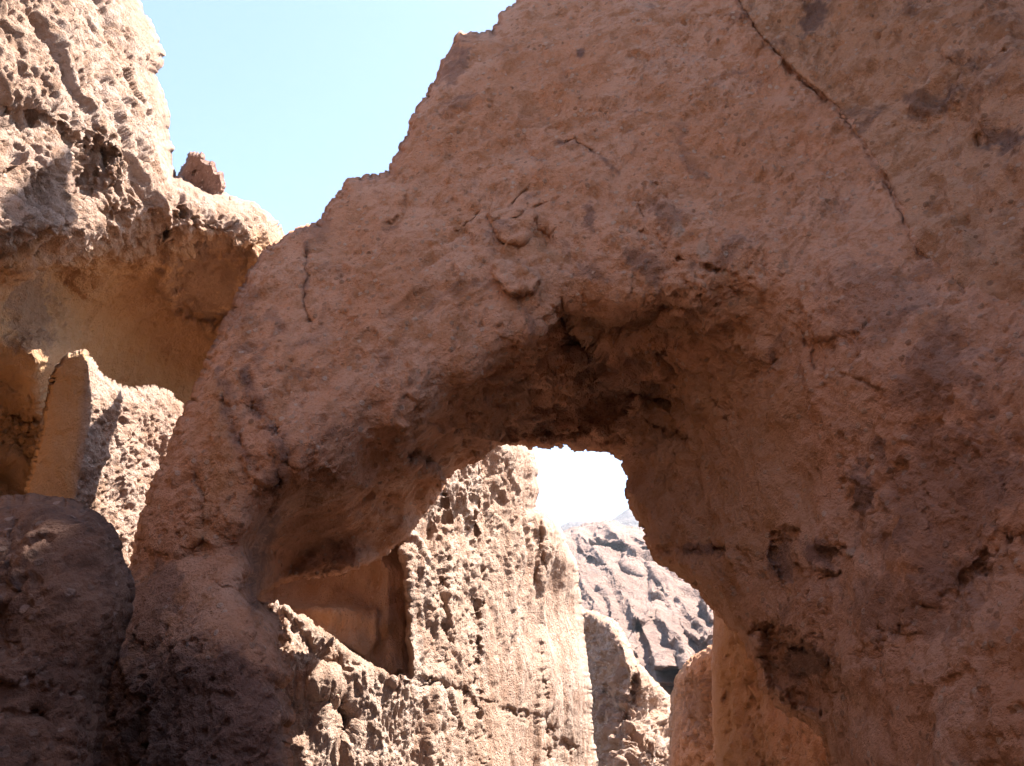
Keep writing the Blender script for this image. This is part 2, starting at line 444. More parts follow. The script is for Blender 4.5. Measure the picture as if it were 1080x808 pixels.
# ------------------------------------------------------------------ left cliff
left_poly = [(142, -2), (150, 18), (162, 36), (170, 52), (168, 66), (158, 76), (165, 92), (172, 110), (176, 130), (178, 155), (177, 172),
             (184, 188), (202, 194), (222, 203), (250, 212), (266, 216), (281, 226), (293, 240), (300, 256), (330, 300), (350, 420), (350, 900),
             (300, 1000), (-700, 1000), (-900, 400), (-900, -200), (-300, -330), (0, -300), (70, -150), (120, -50)]
left_Y = mq([(0, 0, 12.8), (70, 0, 14.6), (140, 0, 17.6), (0, 100, 12.5), (100, 100, 15.0), (165, 90, 17.6), (175, 150, 18.3),
             (0, 160, 12.2), (60, 150, 13.6), (130, 170, 15.6), (0, 210, 12.3), (40, 205, 13.6), (60, 170, 13.4), (95, 200, 15.4), (110, 230, 15.6), (170, 215, 16.6), (200, 235, 17.4),
             (240, 250, 18.3), (290, 245, 19.8), (265, 300, 19.6), (230, 275, 19.2), (200, 290, 19.2), (160, 250, 17.6), (150, 300, 20.3), (60, 240, 13.6), (60, 290, 18.0),
             (100, 350, 20.5), (100, 400, 22), (200, 340, 23), (200, 400, 25), (250, 400, 25.5), (100, 450, 21.5), (30, 450, 17.8), (0, 400, 17.2), (0, 330, 16.2), (0, 520, 18), (0, 285, 14.4), (35, 500, 17.5), (45, 380, 16.6),
             (0, 270, 12.4), (200, 600, 24), (0, 800, 15), (350, 300, 25), (350, 600, 24), (200, 1000, 20), (-300, 0, 8), (-300, 400, 8), (-300, 900, 8), (-900, 0, 4), (-900, 900, 4), (-300, -330, 10), (0, -300, 14.5), (100, -120, 18)])
left_feats = [region([(12, 118), (60, 128), (80, 150), (50, 165), (10, 165)], .45, 14, 5, 3),
              region([(75, 150), (100, 143), (130, 165), (110, 178), (95, 200), (70, 215), (62, 190)], .8, 22, 5, 4),
              region([(195, 262), (205, 255), (225, 258), (262, 262), (268, 290), (262, 330), (225, 345), (190, 330), (180, 290)], .8, 14, 5, 7),
              region([(-50, 330), (20, 420), (60, 500), (60, 560), (-60, 560)], .5, 30, 10, 8),
              region([(-60, 425), (20, 440), (45, 480), (40, 560), (-60, 560)], 1.5, 30, 8, 9),
              bump(20, 235, 35, 22, -.5, 20), bump(110, 228, 10, 9, .3), crack([(197, 218), (180, 235), (165, 255), (150, 275)], .3, 6),
              bump(150, 278, 9, 14, -.3, 30), bump(200, 310, 30, 18, -.35, 30), bump(90, 285, 25, 20, -.3)]
left_st = [patch(220, 300, 55, 45, .6, sd=4), patch(30, 330, 30, 60, .6, sd=6), patch(60, 200, 30, 25, .5, sd=8)]
o = mass('canyon_wall', left_poly, left_Y, M_cliff,
         lambda P, N, u, v, A: (lambda a, b, k: a*(1-k)+b*k)(d_craggy(1.0, .5, 1.2, (.35, .35, -.85))(P, N, u, v, A), d_smooth(1.0)(P, N, u, v, A),
                                                             ss((v-255-.28*(u-60)*0)/60)),
         step=1.15, thick=4, round_w=30, round_R=1.2, rag=(4, 2.2), ochre_bounce=lambda u, v, P: ss((v-235-.25*(u-80)*0+25*fbm(P, .7, 3))/50), feats=left_feats, stain_shades=left_st, seed=2)  # orange glow of bounced light painted over the alcove
tag(o, 'tall left canyon cliff, sunlit crumbly top above a smooth shaded alcove', kind='structure')

# ------------------------------------------------------------------ sunlit wall seen through the arch
mid_poly = [(250, 430), (330, 410), (430, 420), (500, 440), (530, 462), (548, 468), (558, 476), (563, 490), (566, 515), (562, 536), (570, 541), (582, 549),
            (592, 562), (601, 582), (608, 605), (612, 640), (616, 700), (621, 740), (624, 780), (628, 820), (640, 1000), (200, 1000), (200, 600)]
mid_Y = mq([(280, 600, 19.5), (430, 590, 19.6), (432, 720, 19.0), (440, 540, 20.6), (500, 500, 22.6), (470, 600, 20.9), (500, 700, 22), (556, 500, 25.2), (555, 700, 24.8), (566, 600, 26.0),
            (610, 640, 30.5), (600, 808, 29), (520, 808, 22.6), (450, 808, 19.7), (400, 808, 18.6), (340, 808, 17.7), (300, 760, 17.3), (300, 690, 17.6), (350, 700, 18.0), (400, 740, 18.5),
            (350, 500, 19.3), (250, 430, 19), (430, 430, 20), (640, 1000, 29), (200, 1000, 16.5), (400, 1000, 18)])
def d_mid(P, N, u, v, A):
    w = .35*np.stack([fbm(P, .7, 3, seed=21), fbm(P, .7, 3, seed=22), fbm(P, .7, 3, seed=23)], 1)
    Pw = P+w; F = Pw*np.array([1, 1, .28]); G = Pw*np.array([1, 1, .6])
    d = .30*fbm(F, .5, 3, seed=1)+.22*facets(Pw*np.array([1, 1, .35]), .7, 4, .8)+.11*facets(Pw*np.array([1, 1, .4]), 2.2, 6, .8, k=45)+.05*facets(Pw*np.array([1, 1, .5]), 5.5, 8, .8, k=45)
    d = d+.10*(fbm(F, 1.6, 4, .55, seed=3, ridge=True)-.2)+.10*(fbm(F, 4.0, 3, .55, seed=4, ridge=True)-.2)
    m = ss((fbm(P, .6, 2, seed=31)+.05)*3)
    k = fbm(G, 4.4, 4, .6, seed=8); d = d-.06*ss((k-.05)*6)*(.2+.8*m)
    k = fbm(G, 10.0, 3, .6, seed=18); d = d-.045*ss((k-.04)*6)
    d = d+.06*fbm(G, 6.0, 4, .7, seed=5)+.02*clasts(P, 7, 5, .42)
    if v.min() > 450: return d
    q = ss((u-430)/130)*ss((v-520)/120)
    big = .20*facets(Pw*np.array([1, 1, .3]), .45, 14, .9, k=60)
    return (d*(1-.55*q)*(1-.35*ss((v-640)/60))+big)*np.clip(1-.95*mid_bounce[0](u, v), .08, 1)
mid_bounce = [region([(230, 560), (420, 560), (430, 600), (434, 712), (410, 716), (385, 700), (350, 676), (300, 648), (230, 640)], 1, 4, 2, 3)]
mid_feats = [region([(230, 560), (420, 560), (428, 600), (430, 650), (434, 712), (410, 716), (385, 700), (350, 676), (300, 648), (270, 640), (230, 640)], 1.4, 4, 1.5, 3),
             region([(290, 640), (355, 640), (397, 643), (398, 675), (385, 695), (350, 676), (310, 655)], -.3, 4, 1.5, 4),
             region([(400, 588), (433, 600), (434, 712), (412, 716), (400, 660)], -.4, 14, 1.5, 5),
             region([(548, 460), (570, 460), (572, 548), (560, 620), (549, 560)], .5, 5, 2, 6),
             crack([(566, 545), (572, 620), (568, 700), (575, 800)], .35, 5), crack([(500, 500), (505, 600), (498, 700), (505, 800)], .3, 6, 5, 4),
             crack([(470, 530), (462, 600), (470, 700)], .35, 7, 5, 5), bump(452, 560, 8, 20, .5), bump(500, 520, 10, 22, -.35), crack([(430, 715), (480, 725), (540, 750), (600, 790)], .35, 5, 5, 6),
             region([(334, 738), (360, 735), (372, 760), (360, 785), (345, 770)], .9, 6, 3, 7), bump(330, 720, 14, 22, -.35, 30), crack([(355, 700), (340, 735), (350, 780)], .5, 6, 3, 8)]
o = mass('canyon_wall', mid_poly, mid_Y, M_wall, d_mid, step=1.05, thick=4, round_w=14, round_R=1.0, rag=(3, 1.6), feats=mid_feats, ochre_bounce=lambda u, v, P: .7*mid_bounce[0](u, v), seed=3)  # recess colour carries painted warm bounce
tag(o, 'bright sunlit fluted rock wall seen through the arch opening', kind='structure')

# ------------------------------------------------------------------ farther buttress on the left, and the walls on the right beyond the arch
far_poly = [(560, 600), (600, 636), (616, 644), (632, 650), (646, 655), (655, 664), (662, 680), (668, 694), (676, 706), (688, 718), (700, 728), (708, 742), (714, 760),
            (735, 790), (760, 840), (760, 1000), (560, 1000)]
far_Y = mq([(570, 640, 47), (612, 690, 45), (625, 700, 42), (645, 720, 39.5), (664, 700, 37), (672, 730, 37.2), (700, 745, 41), (665, 770, 36.5), (700, 800, 38), (640, 800, 38.5), (622, 808, 41), (650, 780, 36.5),
            (655, 808, 35), (670, 808, 36), (740, 808, 39), (650, 1000, 34), (655, 670, 38.5)])
o = mass('canyon_wall', far_poly, far_Y, M_cliff, d_craggy(1.9, .6, .8), step=.8, thick=8, round_w=12, round_R=2, rag=(2, 1.2), ragscale=(20, 6),
         feats=[crack([(660, 668), (672, 700), (668, 740), (656, 770)], 1.6, 3, 2), bump(690, 785, 14, 8, -1.0, 30)], seed=4)
tag(o, 'distant buttress with a shaded left face beyond the sunlit wall', kind='structure')
ra_poly = [(706, 1000), (708, 808), (708, 760), (711, 735), (714, 716), (722, 704), (734, 694), (746, 687), (756, 680), (790, 670), (840, 690), (840, 1000)]
ra_Y = mq([(710, 740, 34), (730, 710, 31), (755, 690, 28), (740, 800, 29), (710, 808, 32), (830, 700, 22), (830, 1000, 22), (706, 1000, 32)])
o = mass('canyon_wall', ra_poly, ra_Y, M_right, d_craggy(1.3, .6), step=1.0, thick=3, round_w=10, round_R=1.2, rag=(2, 1.4), seed=5, layers=5,
         stain_shades=[patch(740, 740, 30, 40, .5)])
tag(o, 'low shaded wall stub with a sunlit crest beyond the arch on the right', kind='structure')
rb_poly = [(755, 1000), (756, 808), (754, 720), (755, 600), (790, 560), (960, 560), (960, 1000)]
rb_Y = mq([(756, 650, 21.5), (757, 800, 21.5), (772, 650, 19.4), (772, 800, 19.2), (800, 680, 18.6), (800, 800, 18.2), (860, 760, 16.6), (860, 800, 16.4), (960, 800, 15), (960, 600, 15.5), (755, 1000, 21), (960, 1000, 15)])
o = mass('canyon_wall', rb_poly, rb_Y, M_right, d_smooth(1.5), step=1.6, thick=2.5, round_w=4, round_R=.5, rag=(1.2, .8), seed=6, layers=5, ochre_bounce=lambda u, v, P: ss((830-u)/60+.5*fbm(P, 1, 3)),  # left strip tinted with painted bounced light
         feats=[crack([(772, 690), (768, 720), (772, 800)], .3, 5), crack([(800, 700), (795, 760), (810, 808)], .3, 8, 4, 5)])
tag(o, 'orange brown shaded wall recessed under the right foot of the arch', kind='structure')

# ------------------------------------------------------------------ hills
hill_poly = [(520, 585), (575, 566), (592, 561), (606, 556), (622, 552), (640, 549), (652, 552), (668, 556), (685, 561), (700, 566), (760, 590), (860, 620), (1000, 640), (1000, 850), (520, 850)]
hill_Y = mq([(520, 600, 300), (592, 565, 380), (640, 552, 420), (690, 564, 400), (760, 595, 340), (600, 620, 230), (650, 600, 300), (690, 640, 210), (740, 620, 260), (640, 660, 150), (700, 690, 130), (740, 690, 140),
             (620, 800, 80), (720, 800, 80), (900, 700, 140), (1000, 800, 80), (520, 800, 90)], 20)
def d_hill(P, N, u, v, A):
    k = np.clip(P[:, 1]/300, .25, 1.4)
    w = 14*np.stack([fbm(P, .02, 3, seed=21), fbm(P, .02, 3, seed=22), fbm(P, .02, 3, seed=23)], 1)
    Pw = P+w
    r = fbm(along(Pw*np.array([1, .35, 1]), (.75, 0, -.65), .4), .035, 4, .55, seed=7, ridge=True)
    return k*(5.5*(r-.2)+2.4*facets(P*np.array([1, .5, 1]), .045, 3, .9, k=40)+2.4*fbm(P*np.array([1, .5, 1]), .09, 4, .6, seed=2)+1.6*fbm(P, .25, 3, .6, seed=6, ridge=True))
def ridge(pts, dY, w, wob=3, sd=1, side=0.0):
    def f(u, v):
        q = np.stack([u, v, np.full(u.shape, sd*9.1)], 1)
        wu = u+wob*2*fbm(q, 1/16., 4, .6, seed=sd); wv = v+wob*2*fbm(q, 1/16., 4, .6, seed=sd+5)
        return dY*np.clip(1-dseg(wu, wv, pts)/w, 0, 1)
    return f
hill_feats = [ridge([(638, 553), (660, 572), (676, 590), (700, 612), (726, 644), (765, 690)], -16, 9, 2.5, 1), ridge([(610, 560), (628, 580), (646, 604), (658, 628), (672, 652)], -16, 9, 2.5, 2),
              ridge([(672, 652), (692, 643), (708, 662), (722, 690), (728, 720)], -20, 10, 2, 3), ridge([(596, 580), (612, 604), (622, 628), (640, 655)], -14, 8, 2.5, 4), ridge([(660, 560), (690, 572), (715, 590)], -12, 6, 2, 5),
              ridge([(690, 600), (708, 640), (722, 664), (745, 676)], -12, 7, 2, 6), ridge([(740, 626), (750, 650), (756, 680)], -14, 7, 2, 7), ridge([(640, 600), (655, 612), (668, 640)], -9, 6, 2, 8), ridge([(615, 600), (640, 625), (650, 650)], -10, 6, 2, 9),
              region([(628, 562), (645, 560), (665, 563), (692, 569), (690, 577), (665, 576), (640, 573), (625, 570)], -15, 2, 1.5, 2),
              region([(658, 584), (668, 586), (675, 596), (680, 612), (668, 608), (657, 600)], -13, 2, 1, 3), region([(682, 622), (688, 615), (697, 619), (696, 629), (686, 628)], -10, 2, 1, 4),
              region([(671, 652), (690, 645), (704, 656), (716, 672), (730, 690), (735, 705), (690, 705), (682, 680)], -13, 3, 1.5, 5),
              region([(600, 585), (625, 588), (640, 605), (655, 625), (668, 648), (672, 690), (600, 690)], -11, 4, 5, 6), region([(610, 572), (640, 580), (655, 595), (640, 596), (612, 584)], -12, 3, 3, 7),
              region([(738, 628), (756, 632), (770, 660), (750, 655)], -15, 3, 2, 8), region([(683, 692), (700, 688), (728, 692), (750, 706), (750, 722), (690, 722)], -8, 3, 2, 9)]
o = mass('hill', hill_poly, hill_Y, M_hill, d_hill, feats=hill_feats, step=.55, thick=60, round_w=10, round_R=25, rag=(1.2, .8), ragscale=(20, 6), seed=7, layers=4,
         frame=(585, 760, 540, 725), growth=1.2)
tag(o, 'pale eroded desert hillside framed by the arch', kind='structure')
for k, (pl, ys, lb) in enumerate([
        ([(540, 600), (575, 565), (590, 556), (600, 551), (612, 549.5), (626, 552), (660, 575), (660, 640), (540, 640)], 1100, 'low dark bluish peak on the skyline left of the pale hill'),
        ([(600, 600), (636, 556), (648, 546), (656, 541), (664, 536), (672, 541), (680, 549), (700, 552), (740, 575), (800, 600), (800, 650), (600, 650)], 1300, 'dark bluish mountain peak behind the right shoulder of the hill')]):
    o = mass('mountain', pl, (lambda ys: (lambda u, v: ys+0*u+(600-v)*3.0))(ys), M_far,
             lambda P, N, u, v, A: 9*(fbm(P, .012, 5, .6, seed=3, ridge=True)-.2)+6*fbm(P, .04, 4, seed=5),
             step=.8, thick=200, round_w=8, round_R=60, rag=(1.2, .7), ragscale=(14, 5), seed=8+k, layers=4, frame=(585, 700, 530, 600), growth=1.2)
    tag(o, lb, kind='structure')

# ------------------------------------------------------------------ the right canyon wall in front of the bridge, above the long crack
rw_poly = [(700, -330), (735, -150), (765, -50), (778, -5), (790, 18), (806, 42), (822, 58), (838, 76), (861, 96), (885, 116), (904, 140), (921, 166), (934, 186), (944, 205), (953, 222),
           (960, 246), (968, 262), (980, 275), (994, 284), (1004, 298), (1030, 312), (1090, 330), (1300, 380), (1700, 420), (2300, 500), (2300, -500), (1600, -640), (1200, -620), (1000, -560), (900, -400)]
br_ctrl = [(300, 262, 12.6), (345, 240, 12.8), (410, 185, 13.2), (480, 60, 14), (545, 5, 14.5), (620, -80, 15.0), (700, -150, 15.0), (900, -330, 15.5), (1200, -330, 14.5), (1500, -330, 13),
           (250, 400, 11.8), (350, 350, 12.0), (430, 300, 12), (500, 200, 12.6), (550, 100, 13.2), (650, 50, 13), (700, 150, 12.2), (600, 250, 12.0), (500, 350, 11.8), (400, 430, 11.6),
           (650, 305, 11.7), (740, 305, 11.3), (780, 200, 11.5), (800, 100, 12.1), (780, 0, 12.6), (850, 300, 10.7), (900, 400, 9.9), (1000, 400, 9.1), (1080, 400, 8.5), (900, 250, 10.6), (1000, 290, 9.7), (900, 130, 11.4),
           (1080, 200, 9.8), (1080, 0, 11),
           (430, 450, 11.6), (360, 505, 11.5), (295, 520, 11.4), (500, 398, 11.9), (560, 350, 12), (590, 328, 12.1),
           (604, 350, 13.0), (560, 395, 13.2), (520, 440, 14.3), (480, 488, 15.4), (470, 440, 12.8), (440, 530, 15.4), (400, 580, 15.3), (345, 600, 15.2), (295, 608, 14.6), (310, 550, 13.6), (360, 540, 14), (400, 500, 13.6),
           (272, 580, 13.2), (274, 615, 13.6), (520, 470, 15.8), (560, 469, 15.8), (655, 474, 15.9), (600, 440, 15.3), (668, 530, 15.2), (692, 582, 14.6), (755, 640, 13.7),
           (660, 335, 12.4), (700, 350, 12.9), (640, 395, 14.2), (700, 420, 14.1), (750, 380, 12.9), (800, 350, 11.7), (720, 500, 14.2), (800, 400, 12.2), (780, 470, 12.9), (835, 385, 11.3), (850, 480, 11.2), (800, 600, 12.2), (750, 570, 13.4),
           (870, 600, 11.0), (900, 540, 10.4), (800, 690, 12.7), (850, 720, 12.1), (868, 765, 11.9), (880, 808, 11.8), (830, 650, 11.8), (900, 700, 10.4), (950, 680, 9.5), (1080, 600, 8.1), (1000, 808, 8.6), (1080, 808, 7.7), (910, 808, 10.8),
           (1000, 600, 8.9), (1080, 500, 8.3), (950, 480, 9.6), (1500, 0, 8), (1500, 400, 6), (1500, 808, 5), (1500, 1100, 5), (890, 1100, 11.5),
           (200, 500, 11.7), (230, 590, 11.3), (150, 600, 12.0), (262, 600, 11.2), (262, 560, 11.35), (270, 640, 10.9), (290, 680, 10.7), (300, 740, 10.4), (300, 808, 10.2), (200, 700, 10.2), (200, 808, 9.9), (130, 620, 11.8), (125, 700, 11.4),
           (100, 740, 11.9), (90, 808, 11.9), (200, 1100, 9.5), (60, 1100, 11.5), (305, 1100, 10), (240, 640, 10.6)]
br_Y = mq(br_ctrl, 10)
def rw_Y(u, v):
    edge = [(700, -330), (735, -150), (765, -50), (778, -5), (838, 76), (904, 140), (953, 222), (980, 275), (1004, 298), (1030, 312), (1090, 330), (1300, 380), (2300, 500)]
    d = dseg(u, v, edge)
    b = br_Y(np.clip(u, 0, 1500), np.clip(v, -330, 1100))
    b = b*np.exp(-np.clip(u-1500, 0, 900)/900)
    return b-.09-.5*ss(d/160)-.0012*np.minimum(d, 300)
o = mass('canyon_wall', rw_poly, rw_Y, M_right, d_smooth(1.25), step=1.7, thick=2.5, round_w=5, round_R=.12, rag=(2, 1.2), ragscale=(22, 7), seed=12, layers=6,
         feats=[bump(870, 20, 25, 30, .18, 20), bump(1000, 130, 40, 18, .22, -20), bump(1060, 60, 22, 30, -.15), crack([(985, 62), (1020, 70), (1060, 60)], .08, 3),
                crack([(1045, 130), (1030, 150), (1060, 160)], .1, 5), bump(1050, 150, 25, 14, .2)],
         stain_shades=[patch(860, 18, 16, 26, .8, 10), patch(985, 110, 40, 20, .6, -20), patch(1060, 150, 30, 18, .7), patch(930, 200, 18, 12, .5)])
tag(o, 'brown shaded cliff above the long diagonal crack at the upper right', kind='structure')

def side_wall(name, X0, y0, y1, z1, mat, sgn, label, lean=.1, seed=0, thick=3):
    """canyon wall beside and behind the camera, outside the frame"""
    poly = [(y0, -1), (y1, -1), (y1, z1*.93), (y1-(y1-y0)*.3, z1), (y0+(y1-y0)*.3, z1*.95), (y0, z1)]
    posf = lambda u, v, D: np.stack([sgn*D, u, v], -1)
    o = mass(name, poly, lambda u, v: X0+.5*np.sin(u*.35+seed)+.4*np.sin(u*.9+v*.3+seed)+lean*v, mat, d_smooth(1.5) , step=.14, thick=thick, round_w=1.5, round_R=1.0,
             rag=(.3, .15), ragscale=(3, 1), frame=(y0, y1, -1, z1), posf=posf, seed=seed, flip=(sgn < 0))
    tag(o, label, kind='structure'); return o
side_wall('canyon_wall', 5.2, -14, 6.0, 7, M_right, 1, 'right canyon wall beside the viewer', .0, 3)
side_wall('canyon_wall', 8.0, 4.5, 10.3, 27, M_right, 1, 'unseen right canyon wall added to shade the boulder', .0, 7)  # tall out-of-view wall, added to keep the sun off the boulder
side_wall('canyon_wall', 4.6, -14, 5.4, 18, M_cliff, -1, 'left canyon wall beside the viewer', .06, 5)
o = mass('canyon_wall', [(-9, -1), (9, -1), (9, 9), (3, 10), (-4, 9), (-9, 8)], lambda u, v: 9+.5*np.sin(u*.6)+.05*v, M_right, d_smooth(1.5), step=.14, thick=3, round_w=1.5, round_R=1.0,
         rag=(.3, .15), ragscale=(3, 1), frame=(-9, 9, -1, 17), posf=lambda u, v, D: np.stack([u, -D, v], -1), seed=31)
tag(o, 'unseen wall added behind the viewer to cut low sky light', kind='structure')  # closing wall out of view, added to block the low sky

# ------------------------------------------------------------------ things
# the natural bridge with its left foot and right abutment
bridge_poly = [(290, 262), (300, 252), (318, 243), (338, 240), (344, 226), (348, 214), (363, 206), (367, 193), (385, 190), (400, 186), (411, 183), (417, 168), (430, 150), (437, 130), (450, 106),
               (458, 90), (470, 68), (482, 47), (487, 40), (501, 38), (521, 36), (531, 18), (546, 4), (560, -10), (600, -55), (680, -150), (760, -260), (900, -330), (1200, -350), (1500, -330),
               (1600, 400), (1500, 1100), (890, 1100), (881, 808), (872, 776), (852, 758), (826, 742), (806, 722), (800, 694), (788, 673), (770, 655), (755, 641), (740, 622), (722, 606), (708, 593), (693, 584), (686, 575),
               (685, 560), (676, 546), (667, 535), (664, 520), (666, 510), (663, 498), (658, 481), (648, 476), (620, 473), (600, 469), (580, 474), (562, 471), (545, 470), (528, 467), (505, 481),
               (480, 496), (466, 508), (457, 526), (441, 548), (426, 568), (405, 583), (390, 592), (378, 600), (360, 604), (345, 602), (328, 607), (308, 605), (290, 612), (276, 624), (266, 632), (278, 641),
               (290, 655), (295, 668), (291, 686), (298, 700), (303, 712), (288, 722), (298, 743), (306, 755), (297, 775), (303, 808), (306, 1100), (50, 1100), (80, 808), (92, 740), (100, 690), (112, 650),
               (125, 620), (142, 600), (150, 560), (160, 530), (172, 500), (185, 470), (198, 440), (216, 400), (236, 350), (250, 320), (265, 290), (280, 272)]
crack_line = [(770, -25), (786, 16), (802, 41), (818, 58), (834, 77), (858, 97), (882, 118), (901, 141), (918, 168), (931, 188), (941, 207), (950, 224), (957, 248), (965, 264), (977, 277), (991, 287), (1001, 300), (1020, 314)]
soff = region([(270, 600), (290, 545), (345, 525), (430, 485), (470, 432), (530, 384), (590, 332), (640, 335), (720, 330), (800, 350), (830, 390), (800, 430), (730, 440), (700, 470), (660, 480), (540, 475), (470, 520), (400, 590), (330, 612), (272, 640)], 1.0, 12, 5, 60)
def d_bridge(P, N, u, v, A):
    d = d_smooth(1.0)(P, N, u, v, A); k = np.clip(soff(u, v), 0, 1.2); m = k > .02
    z = np.zeros(len(P)); Pm = P[m]
    z[m] = .26*facets(Pm, 1.3, 21, .7, k=60)+.12*facets(Pm, 3.0, 22, .7, k=60)+.04*facets(Pm, 6, 23, .7, k=60)
    kb = ss((fbm(P, .7, 3, seed=91)+.02)*5)
    d = d+kb*(.05*fbm(P, 4.2, 4, .7, seed=92, ridge=True)+.035*clasts(P, 4.2, 33, .36)+.02*clasts(P, 8.5, 34, .38))
    hol = bump(360, 570, 95, 50, 1., -15)(u, v)
    return d*(1-.75*hol)+k*z*(.3+.7*ss((u-440)/60))
bf = [crack(crack_line, .16, 2.6, 1.5, 77), region([(266, 640), (266, 600), (272, 570), (288, 545), (302, 530), (322, 523), (346, 527), (372, 512), (400, 515), (430, 502), (456, 500), (470, 515), (430, 600), (300, 660)], 1.6, 5, 3, 51),
      region([(432, 452), (470, 432), (500, 405), (530, 384), (560, 356), (590, 334), (606, 345), (640, 372), (660, 420), (640, 500), (480, 520), (455, 490), (425, 485)], .95, 4, 3, 52),
      region([(520, 425), (560, 400), (620, 392), (650, 400), (655, 440), (600, 460), (530, 460)], .5, 16, 6, 53),
      crack([(430, 208), (426, 226), (406, 240), (392, 248), (384, 264)], .14, 2.5), crack([(508, 219), (506, 226), (495, 238), (482, 246)], .22, 2.5, 1.5, 2),
      crack([(563, 190), (548, 208), (532, 228), (520, 240)], .14, 1.8, 1, 3), crack([(540, 235), (560, 222), (585, 210)], .1, 1.8, 1.5, 4),
      region([(518, 228), (534, 222), (560, 222), (566, 228), (548, 256), (533, 258), (528, 250)], -.16, 3, 2, 5),
      region([(533, 258), (550, 256), (566, 240), (590, 246), (585, 262), (574, 268), (560, 264), (545, 264)], .22, 5, 2, 6),
      region([(523, 288), (530, 276), (545, 274), (565, 288), (568, 296), (560, 312), (545, 308), (527, 302)], -.22, 4, 4, 7), 
      
      crack([(590, 153), (605, 150), (612, 155), (620, 160), (638, 168), (648, 174)], .14, 2.5, 2, 10), crack([(646, 175), (648, 190), (644, 200)], .07, 2, 2, 11),
      crack([(690, 194), (676, 204), (672, 222), (680, 232), (676, 246)], .07, 2.5, 4, 12), crack([(676, 246), (694, 250), (702, 262)], .1, 2.5, 2, 13),
      crack([(716, 272), (736, 280), (752, 284), (772, 290)], .12, 2.2, 2, 14), crack([(730, 285), (738, 300), (740, 320)], .12, 2, 2, 15),
      crack([(845, 346), (852, 372), (862, 392), (886, 394), (912, 402), (930, 415)], .12, 2, 2, 16),
      region([(855, 362), (880, 352), (910, 350), (905, 380), (885, 392), (862, 390)], .10, 5, 4, 17),
      crack([(206, 479), (206, 496), (210, 512), (216, 530), (217, 552), (214, 576), (206, 590)], .18, 3, 1.5, 18), crack([(206, 590), (194, 592), (184, 586)], .14, 3, 1.5, 19),
      crack([(322, 272), (325, 296), (321, 318), (328, 340)], .14, 4, 2, 20), bump(330, 342, 5, 4, .15),
      crack([(265, 430), (290, 455), (298, 480), (290, 520), (275, 560)], .18, 7, 4, 21), crack([(235, 410), (243, 440), (255, 470)], .10, 6, 4, 22),
      region([(585, 328), (600, 322), (640, 332), (662, 326), (700, 318), (708, 322), (690, 345), (640, 352), (612, 372), (596, 352)], .28, 8, 5, 23),
      region([(690, 366), (705, 358), (722, 360), (728, 368), (705, 370)], .5, 5, 2, 24), region([(655, 412), (668, 408), (682, 410), (706, 412), (704, 432), (690, 436), (680, 424), (660, 438)], .45, 5, 3, 25),
      region([(664, 420), (676, 416), (680, 432), (668, 440)], -.5, 4, 2, 26),
      region([(592, 318), (602, 330), (606, 360), (600, 380), (590, 360)], .6, 6, 3, 27),
      crack([(430, 452), (470, 430), (500, 402), (530, 380), (560, 352), (590, 330)], -.12, 7, 5, 28),
      crack([(350, 500), (400, 480), (432, 465), (470, 440)], -.15, 9, 5, 29), crack([(360, 512), (410, 500), (440, 478)], .25, 6, 5, 30),
      region([(415, 440), (430, 418), (442, 424), (440, 452)], .10, 6, 3, 31),
      region([(812, 572), (838, 566), (842, 590), (832, 612), (815, 602)], .2, 8, 11, 32), region([(862, 574), (878, 578), (892, 586), (885, 600), (864, 592)], .2, 7, 3, 33),
      crack([(860, 612), (876, 608), (890, 602)], .35, 5, 3, 34), bump(898, 582, 6, 5, -.12), bump(790, 574, 6, 5, -.08),
      crack([(670, 585), (700, 580), (735, 582), (765, 580)], .22, 5, 4, 35), bump(740, 610, 45, 18, -.15, 30),
      region([(800, 660), (830, 668), (850, 680), (874, 700), (880, 730), (868, 750), (840, 742), (812, 720)], .55, 14, 9, 36), crack([(825, 678), (845, 682), (856, 690)], .3, 5, 3, 37),
      crack([(1080, 560), (1050, 590), (1010, 620), (960, 660), (920, 690)], .16, 16, 5, 38), crack([(900, 470), (898, 510), (905, 550)], .08, 6, 5, 39),
      region([(960, 700), (1010, 670), (1090, 600), (1500, 500), (1500, 1100), (900, 1100), (905, 800), (930, 740)], -.35, 40, 3, 40),
      bump(1010, 715, 14, 6, .12, -25), crack([(960, 490), (975, 520), (985, 560)], .05, 4, 4, 41), crack([(1048, 470), (1055, 500), (1066, 520)], .08, 4, 3, 42),
      bump(820, 385, 7, 12, .25), bump(690, 480, 30, 12, -.15), crack([(640, 466), (680, 452), (700, 458), (730, 462)], .25, 5, 4, 43), crack([(735, 405), (755, 420), (765, 430), (770, 445)], .15, 3, 3, 44),
      region([(140, 540), (160, 500), (180, 470), (205, 480), (214, 520), (217, 570), (200, 592), (160, 580)], -.12, 8, 4, 45),
      crack([(230, 620), (250, 628), (262, 640)], .15, 4, 3, 46), bump(262, 652, 10, 6, -.1, 40), crack([(120, 640), (112, 700), (105, 760), (100, 808)], .9, 12, 5, 47)]
